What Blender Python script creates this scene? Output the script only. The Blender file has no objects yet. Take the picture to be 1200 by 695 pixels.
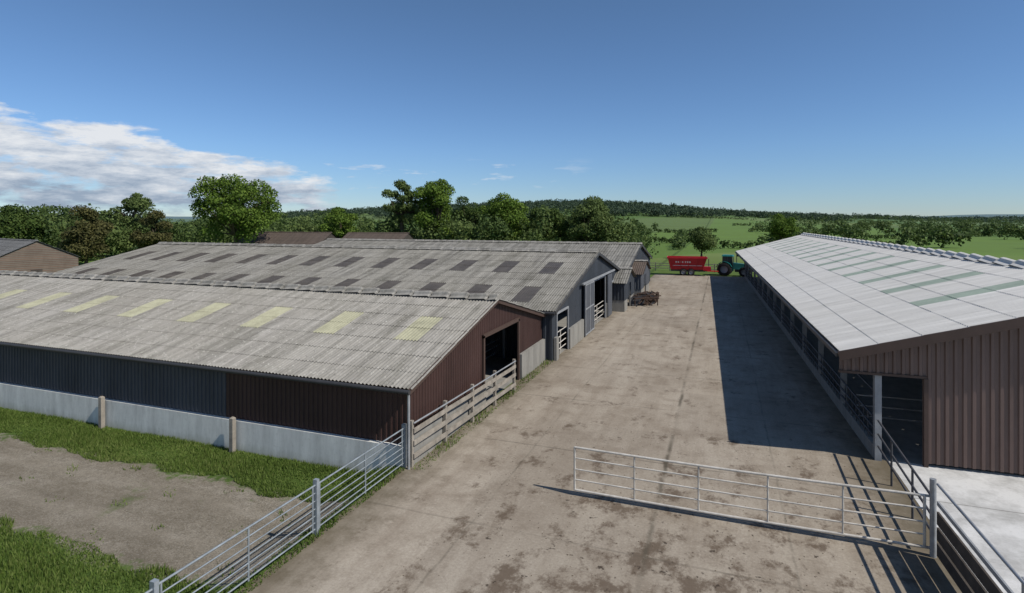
import bpy, math, random
import numpy as np
from mathutils import Vector
rng=np.random.default_rng(7); random.seed(7)
scene=bpy.context.scene
SN,CS=0.3453,0.9385
def c2w(Z,a): return (Z*(-SN+CS*a), Z*(CS+SN*a))
# ------------------------------------------------------------------ node helpers
class NT:
    def __init__(s,name,rough=0.85,spec=0.3):
        s.m=bpy.data.materials.new(name); s.m.use_nodes=True
        s.t=s.m.node_tree; s.b=s.t.nodes['Principled BSDF']
        s.b.inputs['Roughness'].default_value=rough
        s.b.inputs['Specular IOR Level'].default_value=spec
        s._o=None
    def n(s,ty): return s.t.nodes.new(ty)
    def l(s,a,b): s.t.links.new(a,b)
    def put(s,inp,v):
        if isinstance(v,bpy.types.NodeSocket): s.l(v,inp)
        elif isinstance(v,(tuple,list)) and len(v)==3 and inp.type=='RGBA': inp.default_value=(*v,1)
        else: inp.default_value=v
    def obj(s):
        if s._o is None: s._o=s.n('ShaderNodeTexCoord').outputs['Object']
        return s._o
    def sc(s,v,k):
        n=s.n('ShaderNodeVectorMath'); n.operation='MULTIPLY'; s.put(n.inputs[0],v); n.inputs[1].default_value=k; return n.outputs[0]
    def noise(s,v,scale,detail=4,rough=0.55,dist=0):
        n=s.n('ShaderNodeTexNoise'); s.put(n.inputs['Vector'],v); n.inputs['Scale'].default_value=scale
        n.inputs['Detail'].default_value=detail; n.inputs['Roughness'].default_value=rough; n.inputs['Distortion'].default_value=dist
        return n.outputs['Fac']
    def vor(s,v,scale,out='Color'):
        n=s.n('ShaderNodeTexVoronoi'); s.put(n.inputs['Vector'],v); n.inputs['Scale'].default_value=scale; return n.outputs[out]
    def ma(s,op,a,b=0.0,c=0.0,clamp=False):
        n=s.n('ShaderNodeMath'); n.operation=op; n.use_clamp=clamp
        s.put(n.inputs[0],a); s.put(n.inputs[1],b); s.put(n.inputs[2],c); return n.outputs[0]
    def mr(s,v,a,b,c=0.0,d=1.0):
        n=s.n('ShaderNodeMapRange'); s.put(n.inputs[0],v); n.inputs[1].default_value=a; n.inputs[2].default_value=b
        n.inputs[3].default_value=c; n.inputs[4].default_value=d; return n.outputs[0]
    def ramp(s,f,stops):
        n=s.n('ShaderNodeValToRGB'); s.put(n.inputs[0],f); e=n.color_ramp.elements
        while len(e)<len(stops): e.new(0.5)
        for i,(p,c) in enumerate(stops):
            e[i].position=p; e[i].color=(*c,1)
        return n.outputs[0]
    def mix(s,f,a,b,mode='MIX'):
        n=s.n('ShaderNodeMix'); n.data_type='RGBA'; n.blend_type=mode
        s.put(n.inputs[0],f); s.put(n.inputs[6],a); s.put(n.inputs[7],b); return n.outputs[2]
    def sep(s,v):
        n=s.n('ShaderNodeSeparateXYZ'); s.put(n.inputs[0],v); return n.outputs
    def bump(s,h,st=0.3,d=0.02):
        n=s.n('ShaderNodeBump'); s.put(n.inputs['Height'],h); n.inputs['Strength'].default_value=st; n.inputs['Distance'].default_value=d
        s.l(n.outputs[0],s.b.inputs['Normal'])
    def col(s,c): s.put(s.b.inputs['Base Color'],c); return s.m
def simple(name,c,rough=0.7,var=0.25,scale=2.0,metal=0.0,stretch=(1,1,1)):
    k=NT(name,rough); o=k.sc(k.obj(),stretch)
    f=k.noise(o,scale,5,0.6)
    g=k.noise(o,scale*9,3,0.6)
    f=k.ma('ADD',k.ma('MULTIPLY',f,0.7),k.ma('MULTIPLY',g,0.3))
    lo=tuple(x*(1-var) for x in c); hi=tuple(min(1,x*(1+var)) for x in c)
    k.b.inputs['Metallic'].default_value=metal
    return k.col(k.ramp(f,[(0.3,lo),(0.7,hi)]))
# ------------------------------------------------------------------ materials
def roof_mat(name,base,stretch,dark=0.6,lichen=0.5,moss=0.45,patch=0.0):
    k=NT(name,0.9,0.2); o=k.obj()
    st=k.noise(k.sc(o,stretch),1.0,6,0.65)
    big=k.noise(o,0.18,4,0.6)
    sp=k.noise(o,7.0,5,0.75)
    c=k.ramp(st,[(0.3,tuple(x*dark for x in base)),(0.55,base),(0.75,tuple(min(1,x*1.2) for x in base))])
    c=k.mix(k.mr(big,0.35,0.7,0,moss),c,tuple(x*0.72 for x in (base[0],base[1]*0.98,base[2]*0.9)))
    if patch:
        pt=k.noise(k.sc(o,tuple(v*0.5+0.35 for v in stretch)),0.55,8,0.75)
        c=k.mix(k.mr(pt,0.50,0.64,0,patch),c,tuple(x*0.38 for x in (base[0],base[1],base[2]*0.9)))
    c=k.mix(k.mr(sp,0.58,0.66,0,lichen),c,(0.55,0.54,0.48))
    c=k.mix(k.mr(sp,0.42,0.34,0,lichen*0.9),c,(0.07,0.068,0.055))
    k.bump(sp,0.3,0.01)
    return k.col(c)
M={}
M['roofA']=roof_mat('fibre_cement_old',(0.31,0.295,0.268),(3.0,0.22,0.22),0.5,0.5,0.5,0.55)
M['roofB']=roof_mat('fibre_cement_older',(0.235,0.225,0.203),(2.4,0.16,0.16),0.45,0.45,0.5,0.6)
M['roofD']=roof_mat('fibre_cement_new',(0.62,0.605,0.575),(0.2,2.2,0.2),0.84,0.12,0.2,0.14)
M['lightA']=simple('rooflight_cream',(0.335,0.325,0.225),0.7,0.3,1.5)
M['lightB']=simple('rooflight_brown',(0.075,0.066,0.057),0.4,0.4,1.5)
M['lightD']=simple('rooflight_green',(0.30,0.36,0.30),0.5,0.18,1.0)
M['brown']=simple('cladding_brown',(0.052,0.028,0.024),0.5,0.3,0.6,0,(1,1,0.3))
M['brownD']=simple('cladding_brown_light',(0.135,0.092,0.078),0.5,0.22,0.8,0,(1,1,0.25))
M['grey']=simple('cladding_grey',(0.070,0.072,0.080),0.6,0.35,0.6,0,(1,1,0.25))
M['slate']=simple('cladding_slate',(0.045,0.052,0.063),0.55,0.3,0.6,0,(1,1,0.3))
M['slate2']=simple('door_slate',(0.085,0.092,0.105),0.55,0.25,0.6)
M['trim']=simple('trim_brown',(0.07,0.045,0.036),0.5,0.15,2)
M['gut']=simple('gutter_grey',(0.045,0.045,0.047),0.5,0.2,2)
M['galv']=simple('galvanised_steel',(0.32,0.33,0.34),0.45,0.3,3,0.3)
M['galvdull']=simple('galvanised_dull',(0.26,0.29,0.31),0.5,0.35,3,0.2)
M['paint']=simple('gate_pale_paint',(0.50,0.47,0.42),0.5,0.3,4)
M['timber']=simple('weathered_timber',(0.27,0.24,0.20),0.9,0.4,3)
M['dtimber']=simple('dark_timber',(0.06,0.05,0.042),0.85,0.4,3)
M['steel']=simple('stanchion_grey',(0.26,0.27,0.28),0.6,0.25,2)
M['dsteel']=simple('steel_dark',(0.06,0.06,0.065),0.6,0.2,2)
M['red']=simple('red_paint',(0.40,0.014,0.022),0.4,0.2,1)
M['teal']=simple('teal_paint',(0.015,0.15,0.14),0.35,0.2,1)
M['rubber']=simple('tyre_rubber',(0.02,0.02,0.02),0.9,0.3,5)
M['white']=simple('white_paint',(0.7,0.7,0.68),0.5,0.15,3)
M['glass']=simple('cab_glass',(0.03,0.045,0.05),0.08,0.1,1)
M['rust']=simple('rust',(0.06,0.038,0.028),0.9,0.5,4)
M['bark']=simple('bark',(0.09,0.07,0.05),0.95,0.35,3)
M['dung']=simple('manure',(0.11,0.082,0.055),0.95,0.35,3)
M['pebble']=simple('stone_chips',(0.21,0.19,0.155),0.95,0.4,6)
def conc_wall(name,base,dirt):
    k=NT(name,0.9,0.2); o=k.obj(); x,y,z=k.sep(o)
    st=k.noise(k.sc(o,(1.2,1.2,0.25)),1.5,6,0.7); fi=k.noise(o,9,4,0.7)
    c=k.ramp(st,[(0.3,tuple(v*0.68 for v in base)),(0.62,base)])
    c=k.mix(k.mr(fi,0.55,0.75,0,0.3),c,dirt)
    low=k.ma('ADD',z,k.ma('MULTIPLY',st,0.5)); c=k.mix(k.mr(low,0.15,-0.35,0,0.6),c,dirt)
    k.bump(fi,0.2,0.01); return k.col(c)
M['wwall']=conc_wall('whitewashed_concrete',(0.74,0.735,0.69),(0.26,0.26,0.18))
M['cwall']=conc_wall('grey_concrete',(0.27,0.26,0.235),(0.11,0.10,0.08))
def lane_mat():
    k=NT('lane_concrete',0.92,0.2); o=k.obj(); x,y,z=k.sep(o)
    big=k.noise(k.sc(o,(1,0.35,1)),0.22,5,0.6,0.2); mid=k.noise(o,1.1,7,0.7); fine=k.noise(o,14,5,0.75)
    streak=k.noise(k.sc(o,(1.6,0.16,1)),1.0,6,0.7); pat=k.noise(o,0.42,8,0.72,0.1)
    c=k.ramp(big,[(0.3,(0.275,0.232,0.180)),(0.5,(0.365,0.315,0.250)),(0.7,(0.43,0.378,0.308))])
    c=k.mix(k.mr(streak,0.44,0.7,0,0.5),c,(0.20,0.158,0.116))
    c=k.mix(k.mr(pat,0.50,0.64,0,0.5),c,(0.175,0.135,0.096))
    c=k.mix(k.mr(mid,0.50,0.70,0,0.5),c,(0.165,0.126,0.090))
    cell=k.n('ShaderNodeTexWhiteNoise'); cell.noise_dimensions='2D'
    cx=k.ma('FLOOR',k.ma('DIVIDE',k.ma('ADD',x,1.7),5.0)); cy=k.ma('FLOOR',k.ma('DIVIDE',y,5.5))
    cb=k.n('ShaderNodeCombineXYZ'); k.put(cb.inputs[0],cx); k.put(cb.inputs[1],cy); k.l(cb.outputs[0],cell.inputs['Vector'])
    c=k.mix(k.mr(cell.outputs['Value'],0,1,0,0.24),c,(0.19,0.16,0.125))
    c=k.mix(k.mr(fine,0.45,0.72,0,0.45),c,(0.15,0.122,0.094))
    c=k.mix(k.mr(fine,0.40,0.3,0,0.4),c,(0.55,0.50,0.43))
    near=k.mr(y,25,10,0,1); off=k.ma('ABSOLUTE',k.ma('ADD',x,1.0)); side=k.mr(off,7.0,2.5,0,1); near=k.ma('MULTIPLY',near,side)
    mud=k.noise(k.sc(o,(1,0.75,1)),0.95,9,0.74,0.1)
    m=k.ma('ADD',mud,k.ma('MULTIPLY',near,0.105))
    c=k.mix(k.mr(m,0.57,0.66,0,0.78),c,(0.090,0.062,0.041))
    sp=k.noise(o,3.2,5,0.62,0.1); gate=k.noise(o,0.5,3,0.6); sm=k.ma('ADD',sp,k.ma('MULTIPLY',k.ma('MULTIPLY',near,gate),0.16))
    c=k.mix(k.mr(sm,0.69,0.73,0,0.85),c,(0.045,0.033,0.024))
    e=k.ma('ABSOLUTE',k.ma('ADD',x,2.4)); e2=k.ma('ADD',e,k.ma('MULTIPLY',mid,2.4))
    c=k.mix(k.mr(e2,6.9,8.5,0,0.8),c,(0.095,0.078,0.048))
    wob=k.ma('MULTIPLY',k.ma('SUBTRACT',mid,0.5),0.16)
    brk=k.mr(k.noise(o,0.35,4,0.7),0.42,0.6,0.15,1.0)
    j1=k.ma('ABSOLUTE',k.ma('ADD',k.ma('ADD',x,1.7),wob)); c=k.mix(k.ma('MULTIPLY',k.mr(j1,0.10,0.02,0,0.75),brk),c,(0.07,0.06,0.042))
    j3=k.ma('ABSOLUTE',k.ma('ADD',k.ma('SUBTRACT',x,1.6),wob)); c=k.mix(k.ma('MULTIPLY',k.mr(j3,0.05,0.01,0,0.4),brk),c,(0.08,0.07,0.05))
    j4=k.ma('ABSOLUTE',k.ma('ADD',k.ma('ADD',x,6.2),wob)); c=k.mix(k.ma('MULTIPLY',k.mr(j4,0.05,0.01,0,0.4),brk),c,(0.08,0.07,0.05))
    jy=k.ma('ABSOLUTE',k.ma('SUBTRACT',k.ma('FRACT',k.ma('DIVIDE',k.ma('ADD',y,wob),5.5)),0.5)); c=k.mix(k.ma('MULTIPLY',k.mr(jy,0.010,0.003,0,0.5),brk),c,(0.08,0.068,0.05))
    k.bump(fine,0.35,0.01)
    return k.col(c)
M['lane']=lane_mat()
def apron_mat():
    k=NT('pale_concrete',0.9,0.2); o=k.obj(); x,y,z=k.sep(o); f=k.noise(o,0.7,8,0.7); g=k.noise(o,12,4,0.7)
    c=k.ramp(f,[(0.35,(0.36,0.355,0.34)),(0.58,(0.60,0.595,0.58))]); c=k.mix(k.mr(g,0.55,0.75,0,0.35),c,(0.25,0.24,0.22))
    jy=k.ma('ABSOLUTE',k.ma('SUBTRACT',k.ma('FRACT',k.ma('DIVIDE',y,4.3)),0.5)); c=k.mix(k.mr(jy,0.008,0.003,0,0.6),c,(0.12,0.115,0.1))
    k.bump(g,0.2,0.01); return k.col(c)
M['apron']=apron_mat()
GR=[(0.3,(0.052,0.086,0.018)),(0.55,(0.086,0.137,0.029)),(0.75,(0.128,0.17,0.048))]
def ground_mat():
    k=NT('grassland',0.95,0.1); o=k.obj()
    f=k.noise(o,0.9,6,0.7); f2=k.noise(o,9,4,0.7)
    c=k.ramp(f,GR); c=k.mix(k.mr(f2,0.5,0.75,0,0.4),c,(0.05,0.06,0.02))
    vc=k.vor(k.sc(o,(1,0.6,0)),0.0075,'Color'); s=k.sep(vc)[0]
    fc=k.ramp(s,[(0.1,(0.085,0.148,0.034)),(0.4,(0.12,0.19,0.045)),(0.65,(0.16,0.21,0.064)),(0.9,(0.105,0.152,0.05))])
    fn=k.noise(o,0.03,5,0.6); fc=k.mix(k.mr(fn,0.4,0.7,0,0.3),fc,(0.08,0.105,0.04))
    ln=k.n('ShaderNodeVectorMath'); ln.operation='LENGTH'; k.l(o,ln.inputs[0])
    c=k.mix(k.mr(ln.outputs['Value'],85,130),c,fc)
    c=k.mix(k.mr(ln.outputs['Value'],300,4000,0,0.8),c,(0.12,0.175,0.22))  # bluish distance haze painted into the far ground colour
    return k.col(c)
M['ground']=ground_mat()
def track_mat():
    k=NT('gravel_track',0.95,0.15); o=k.obj(); x,y,z=k.sep(o)
    f=k.noise(k.sc(o,(0.5,1,1)),0.8,8,0.75); g=k.noise(o,20,5,0.8); b=k.noise(o,0.5,7,0.72); h=k.noise(o,5,5,0.75)
    c=k.ramp(f,[(0.32,(0.165,0.14,0.105)),(0.5,(0.255,0.222,0.172)),(0.68,(0.34,0.305,0.25))])
    c=k.mix(k.mr(h,0.45,0.66,0,0.6),c,(0.14,0.118,0.086))
    c=k.mix(k.mr(g,0.47,0.64,0,0.65),c,(0.10,0.085,0.062)); c=k.mix(k.mr(g,0.43,0.32,0,0.55),c,(0.45,0.42,0.36))
    rut=k.ma('ABSOLUTE',k.ma('SUBTRACT',k.ma('ABSOLUTE',k.ma('SUBTRACT',y,k.ma('ADD',11.6,k.ma('MULTIPLY',b,0.8)))),0.85)); c=k.mix(k.mr(rut,0.4,0.1,0,0.2),c,(0.34,0.30,0.24))
    gr=k.ramp(k.noise(o,0.9,6,0.7),GR)
    e=k.ma('ABSOLUTE',k.ma('SUBTRACT',y,11.95)); e=k.ma('ADD',e,k.ma('MULTIPLY',k.ma('SUBTRACT',b,0.5),2.2))
    e=k.ma('ADD',e,k.ma('MULTIPLY',k.ma('SUBTRACT',k.noise(o,4,5,0.7),0.5),1.2))
    c=k.mix(k.mr(e,1.9,2.35,0,1),c,gr)
    c=k.mix(k.mr(b,0.60,0.70,0,0.5),c,gr)
    k.bump(g,0.8,0.04); return k.col(c)
M['track']=track_mat()
def leaf_mat(name,lo,mid,hi,haze=None,trans=0.25):
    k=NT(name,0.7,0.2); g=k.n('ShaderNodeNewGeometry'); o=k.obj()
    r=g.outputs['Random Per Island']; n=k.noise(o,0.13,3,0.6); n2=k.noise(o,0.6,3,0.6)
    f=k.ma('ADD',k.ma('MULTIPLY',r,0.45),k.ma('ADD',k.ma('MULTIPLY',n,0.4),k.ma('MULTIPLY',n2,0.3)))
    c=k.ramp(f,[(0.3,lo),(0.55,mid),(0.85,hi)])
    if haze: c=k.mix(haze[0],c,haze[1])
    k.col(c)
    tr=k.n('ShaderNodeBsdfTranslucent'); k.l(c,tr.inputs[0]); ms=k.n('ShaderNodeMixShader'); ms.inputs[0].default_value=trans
    k.l(k.b.outputs[0],ms.inputs[1]); k.l(tr.outputs[0],ms.inputs[2]); k.l(ms.outputs[0],k.t.nodes['Material Output'].inputs[0])
    return k.m
M['leaf']=leaf_mat('foliage_oak',(0.05,0.088,0.013),(0.10,0.168,0.022),(0.18,0.255,0.042),None,0.33)
M['leafdark']=leaf_mat('foliage_dark',(0.032,0.056,0.015),(0.062,0.104,0.022),(0.11,0.155,0.034),None,0.3)
M['leafpale']=leaf_mat('foliage_pale',(0.055,0.080,0.025),(0.105,0.150,0.042),(0.17,0.22,0.07),None,0.33)
M['leafred']=leaf_mat('foliage_bronze',(0.045,0.048,0.018),(0.09,0.088,0.03),(0.14,0.132,0.045),None,0.3)
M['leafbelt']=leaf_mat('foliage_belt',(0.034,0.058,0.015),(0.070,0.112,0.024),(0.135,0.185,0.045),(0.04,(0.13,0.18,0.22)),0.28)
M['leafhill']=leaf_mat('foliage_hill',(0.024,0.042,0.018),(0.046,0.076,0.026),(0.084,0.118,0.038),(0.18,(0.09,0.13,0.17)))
M['blade']=leaf_mat('grass_blades',(0.060,0.098,0.017),(0.112,0.175,0.031),(0.20,0.24,0.07),None,0.35)
def stone():
    k=NT('red_sandstone',0.9,0.2); o=k.obj(); n=k.n('ShaderNodeTexBrick')
    mp=k.n('ShaderNodeMapping'); mp.inputs['Rotation'].default_value=(math.radians(90),0,math.radians(0)); k.l(o,mp.inputs[0]); k.l(mp.outputs[0],n.inputs['Vector'])
    n.inputs['Scale'].default_value=2.2; n.inputs['Color1'].default_value=(0.19,0.11,0.08,1); n.inputs['Color2'].default_value=(0.12,0.075,0.06,1); n.inputs['Mortar'].default_value=(0.17,0.15,0.12,1)
    return k.col(k.mix(k.mr(k.noise(o,0.8,5,0.7),0.4,0.7,0,0.5),n.outputs['Color'],(0.09,0.065,0.05)))
M['stone']=stone()
M['oldslate']=roof_mat('old_slate_roof',(0.15,0.15,0.15),(1.5,0.3,0.3),0.6,0.4)
M['rustroof']=roof_mat('brown_sheet_roof',(0.11,0.085,0.07),(1.5,0.3,0.3),0.6,0.2)
# ------------------------------------------------------------------ mesh helpers
class MB:
    def __init__(s): s.v=[]; s.f=[]; s.mi=[]; s.ml=[]; s.sm=[]
    def mid(s,m):
        if m not in s.ml: s.ml.append(m)
        return s.ml.index(m)
    def add(s,vs,fs,m,smooth=False):
        b=len(s.v); s.v+= [tuple(v) for v in vs]; i=s.mid(m)
        for f in fs: s.f.append(tuple(b+j for j in f)); s.mi.append(i); s.sm.append(smooth)
    def box(s,x0,x1,y0,y1,z0,z1,m):
        v=[(x0,y0,z0),(x1,y0,z0),(x1,y1,z0),(x0,y1,z0),(x0,y0,z1),(x1,y0,z1),(x1,y1,z1),(x0,y1,z1)]
        s.add(v,[(0,3,2,1),(4,5,6,7),(0,1,5,4),(1,2,6,5),(2,3,7,6),(3,0,4,7)],m)
    def hull8(s,bot,top,m):
        s.add(bot+top,[(0,3,2,1),(4,5,6,7),(0,1,5,4),(1,2,6,5),(2,3,7,6),(3,0,4,7)],m)
    def beam(s,p,q,w,h,m):
        p=Vector(p);q=Vector(q);d=(q-p).normalized(); up=Vector((0,0,1))
        if abs(d.z)>0.95: up=Vector((0,1,0))
        r=d.cross(up).normalized(); u=r.cross(d)
        def ring(c): return [c-r*w/2-u*h/2,c+r*w/2-u*h/2,c+r*w/2+u*h/2,c-r*w/2+u*h/2]
        s.add(ring(p)+ring(q),[(0,1,2,3),(7,6,5,4),(0,4,5,1),(1,5,6,2),(2,6,7,3),(3,7,4,0)],m)
    def tube(s,p,q,r0,m,r1=None,n=8):
        r1=r0 if r1 is None else r1
        p=Vector(p);q=Vector(q);d=(q-p).normalized(); up=Vector((0,0,1)) if abs(d.z)<0.95 else Vector((1,0,0))
        a=d.cross(up).normalized(); b=a.cross(d)
        vs=[]
        for c,r in((p,r0),(q,r1)):
            for i in range(n):
                t=2*math.pi*i/n; vs.append(c+a*math.cos(t)*r+b*math.sin(t)*r)
        fs=[(i,(i+1)%n,n+(i+1)%n,n+i) for i in range(n)]
        s.add(vs,fs,m,True); s.add(vs[:n],[tuple(range(n))[::-1]],m); s.add(vs[n:],[tuple(range(n))],m)
    def lathe(s,c,prof,m,n=24):
        vs=[];k=len(prof)
        for i in range(n):
            t=2*math.pi*i/n
            for (y,r) in prof: vs.append((c[0]+r*math.cos(t),c[1]+y,c[2]+r*math.sin(t)))
        fs=[]
        for i in range(n):
            j=(i+1)%n
            for a in range(k-1): fs.append((i*k+a,j*k+a,j*k+a+1,i*k+a+1))
        s.add(vs,fs,m,True)
    def obj(s,name,parent=None,loc=None):
        me=bpy.data.meshes.new(name); me.from_pydata(s.v,[],s.f); me.update()
        for m in s.ml: me.materials.append(M[m])
        me.polygons.foreach_set('material_index',s.mi); me.polygons.foreach_set('use_smooth',s.sm)
        o=bpy.data.objects.new(name,me); scene.collection.objects.link(o)
        if parent: o.parent=parent
        if loc: o.location=loc
        return o
def empty(name,loc=(0,0,0),rz=0):
    e=bpy.data.objects.new(name,None); scene.collection.objects.link(e); e.location=loc; e.rotation_euler=(0,0,rz); return e
def roof(mb,s0,s1,E,R,axis,nc,lights,m,ml,pitch=0.15,amp=0.026,sub=6):
    n=int(abs(s1-s0)/pitch*sub)+1; S=np.linspace(s0,s1,n)
    w=np.cos(2*np.pi*(S-s0)/pitch)*amp
    d=np.array([R[0]-E[0],R[1]-E[1]]); L=np.hypot(*d); nrm=np.array([-d[1],d[0]])/L
    if nrm[1]<0: nrm=-nrm
    for c in range(nc):
        rows=[]
        jit=np.repeat(rng.normal(size=200)*0.003,int(1.05/pitch*sub))[:n]
        if len(jit)<n: jit=np.pad(jit,(0,n-len(jit)))
        for t,off in((c/nc-(0.012 if c else 0),0.018+jit),((c+1)/nc,0.0)):
            px=E[0]+d[0]*t+nrm[0]*(w+off); pz=E[1]+d[1]*t+nrm[1]*(w+off)
            rows.append(np.stack([S,px,pz],1) if axis=='x' else np.stack([px,S,pz],1))
        v=np.concatenate(rows)
        fa=[];fb=[]
        mids=(S[:-1]+S[1:])/2
        isl=np.zeros(n-1,bool)
        for (a,b,cs) in lights:
            if c in cs: isl|=(mids>a)&(mids<b)
        for i in range(n-1):
            (fb if isl[i] else fa).append((i,i+1,n+i+1,n+i))
        b=len(mb.v); mb.v+=v.tolist()
        for fl,mm in((fa,m),(fb,ml)):
            if fl:
                k=mb.mid(mm)
                for f in fl: mb.f.append(tuple(b+j for j in f)); mb.mi.append(k); mb.sm.append(True)
def ridge(mb,s0,s1,P,z,axis,m,w=0.36,h=0.12,seg=1.05,slope=0.25,gap=0.985,lift=0.035):
    s=s0
    prof=[(-w,-w*slope+0.045),(-w*0.45,-w*0.45*slope+0.07),(-w*0.3,h),(0,h*1.25),(w*0.3,h),(w*0.45,-w*0.45*slope+0.07),(w,-w*slope+0.045)]
    while s<s1-0.2:
        e=min(s+seg,s1); vs=[]; j=random.uniform(-.006,.006)
        for q,l in((s,0.0),(s+(e-s)*(gap-0.1),lift+j),(s+(e-s)*gap,0.005)):
            for (a,b) in prof: vs.append((q,P+a,z+b+l) if axis=='x' else (P+a,q,z+b+l))
        k=7; fs=[(r*k+i,r*k+i+1,(r+1)*k+i+1,(r+1)*k+i) for r in range(2) for i in range(6)]
        fs.append(tuple(range(7))); fs.append(tuple(range(14,21)))
        mb.add(vs,fs,m); s=e
def clad(mb,O,A,N,L,zb,zt,ops,m,period=0.25,depth=0.035):
    O=Vector(O);A=Vector(A);N=Vector(N)
    pts=[];s=0
    while s<L:
        for a,d in((0,0),(0.45,0),(0.55,depth),(0.9,depth)):
            if s+a*period<=L: pts.append((s+a*period,d))
        s+=period
    pts.append((L,0))
    i=mb.mid(m)
    for (a,da),(b,db) in zip(pts[:-1],pts[1:]):
        mid=(a+b)/2
        cuts=sorted([(o[2],o[3]) for o in ops if o[0]<mid<o[1]])
        segs=[];cur=zb
        for z0,z1 in cuts:
            if z0>cur: segs.append((cur,z0))
            cur=z1
        segs.append((cur,None))
        for z0,z1 in segs:
            pa=O+A*a+N*da; pb=O+A*b+N*db
            za=zt(a) if z1 is None else z1; zc=zt(b) if z1 is None else z1
            if za<=z0+0.01 and zc<=z0+0.01: continue
            k=len(mb.v)
            mb.v+=[(pa.x,pa.y,z0),(pb.x,pb.y,z0),(pb.x,pb.y,zc),(pa.x,pa.y,za)]
            mb.f.append((k,k+1,k+2,k+3)); mb.mi.append(i); mb.sm.append(False)
def gable(L,ze,zr): return lambda s: ze+(zr-ze)*(1-abs(s-L/2)/(L/2))-0.03
# ------------------------------------------------------------------ terrain
def terr(x,y):
    x=np.asarray(x,float);y=np.asarray(y,float)
    zc=-SN*x+CS*y; xc=CS*x+SN*y
    cut=np.clip((zc-170)/200,0,1); cut=cut*cut*(3-2*cut)
    d=xc-115; sg=np.where(d>0,240,480)
    h=31*np.exp(-(d/sg)**2)*np.exp(-((zc-900)/300)**2)
    h=h+11*np.exp(-((xc-560)/230)**2)*np.exp(-((zc-1050)/250)**2)
    far=np.clip((zc-1500)/900,0,1); far=far*far*(3-2*far)
    h=h+far*(19+11*np.sin(xc/520+0.6)+7*np.sin(xc/190+zc/900)+6*np.sin(zc/700))
    far2=np.clip((zc-3300)/900,0,1)
    h=h+far2*(16+14*np.sin(xc/900+2.0))
    h=h+1.2*(np.sin(xc/60)+np.sin(zc/75+1))*0.5
    return h*cut-0.45*np.clip((-9.9-x)/1.3,0,1)
def lines(lo,hi,extra):
    a=np.concatenate([np.arange(-6000,-1600,200),np.arange(-1600,-200,28),np.arange(-200,200,12),np.arange(200,1700,28),np.arange(1700,6001,200)])
    a=a[(a>=lo)&(a<=hi)]; a=np.array([v for v in a if all(abs(v-e)>0.6 for e in extra)]); return np.sort(np.concatenate([a,extra]))
gx=lines(-6000,6000,[-11.2,-9.9]); gy=lines(-200,6000,[])
X,Y=np.meshgrid(gx,gy); Z=terr(X,Y); nx=len(gx); ny=len(gy)
idx=np.arange(nx*ny).reshape(ny,nx)
F=np.stack([idx[:-1,:-1],idx[:-1,1:],idx[1:,1:],idx[1:,:-1]],-1).reshape(-1,4)
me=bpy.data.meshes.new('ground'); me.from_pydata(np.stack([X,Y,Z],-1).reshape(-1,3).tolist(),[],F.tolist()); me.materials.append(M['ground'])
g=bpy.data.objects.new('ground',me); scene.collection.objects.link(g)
xs=[-60,-40,-30,-20,-15,-11.2,-10.5,-9.9]; mb=MB(); vs=[];fs=[]
for y in(9.0,15.0):
    for x in xs: vs.append((x,y,float(terr(x,0))+0.006))
n=len(xs); fs=[(i,i+1,n+i+1,n+i) for i in range(n-1)]; mb.add(vs,fs,'track'); mb.obj('gravel_track')
mb=MB(); mb.add([(-9.86,-6,0.006),(5.2,-6,0.006),(5.2,86.5,0.006),(-9.2,86.5,0.006)],[(0,1,2,3)],'lane'); mb.obj('concrete_lane')
mb=MB(); mb.add([(5.205,-6,0.01),(40,-6,0.01),(40,22.2,0.01),(5.205,22.2,0.01)],[(0,1,2,3)],'apron')
mb.obj('concrete_apron')
# ------------------------------------------------------------------ barn A
A=empty('cattle_barn')
ax=-9.6; y0,y1,ym=16.3,31.0,23.65; ze,zr=2.58,4.42
def rz(y,yy0,yym,e,r): return e+(r-e)*(1-abs(y-yym)/(yym-yy0))
sl=(zr-ze)/(ym-y0)
mb=MB(); lights=[(-12.0-3.85*k,-10.95-3.85*k,(3,4)) for k in range(13)]
roof(mb,-62,-9.3,(16.0,ze-0.3*sl+0.06),(ym,zr+0.06),'x',7,lights,'roofA','lightA')
roof(mb,-62,-9.3,(31.1,ze+0.06),(ym,zr+0.06),'x',7,[],'roofA','lightA',sub=4)
mb.obj('roof',A)
mb=MB(); ridge(mb,-62,-9.3,ym,zr+0.08,'x','roofA',0.34,0.13,0.95,sl,0.93,0.05); mb.obj('ridge_cap',A)
mb=MB(); W=y1-y0
clad(mb,(ax,y0,0),(0,1,0),(1,0,0),W,0.0,gable(W,ze,zr),[(22.5-y0,26.8-y0,-1,2.95)],'brown',0.2,0.03)
clad(mb,(-17.4,y0,0),(1,0,0),(0,-1,0),7.8,0.62,lambda s:ze,[],'brown',0.2,0.03)
clad(mb,(-62,y0,0),(1,0,0),(0,-1,0),44.6,0.62,lambda s:ze,[],'grey',0.2,0.03)
clad(mb,(-62,y1,0),(1,0,0),(0,1,0),52.4,-0.4,lambda s:ze,[],'grey',0.4,0.03)
clad(mb,(-62,y0,0),(0,1,0),(-1,0,0),W,-0.4,gable(W,ze,zr),[],'grey',0.4,0.03)
mb.obj('cladding',A)
mb=MB(); mb.box(-62,-9.62,16.10,16.28,-0.75,0.64,'wwall'); mb.obj('base_wall',A)
mb=MB(); mb.box(-9.56,-9.40,27.0,31.0,0.0,1.25,'cwall'); mb.box(-9.56,-9.42,16.3,22.4,0,0.95,'cwall'); mb.obj('low_wall',A)
mb=MB(); mb.box(-61.9,-9.68,16.35,30.95,-0.7,0.02,'cwall'); mb.obj('floor',A)
mb=MB()
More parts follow.
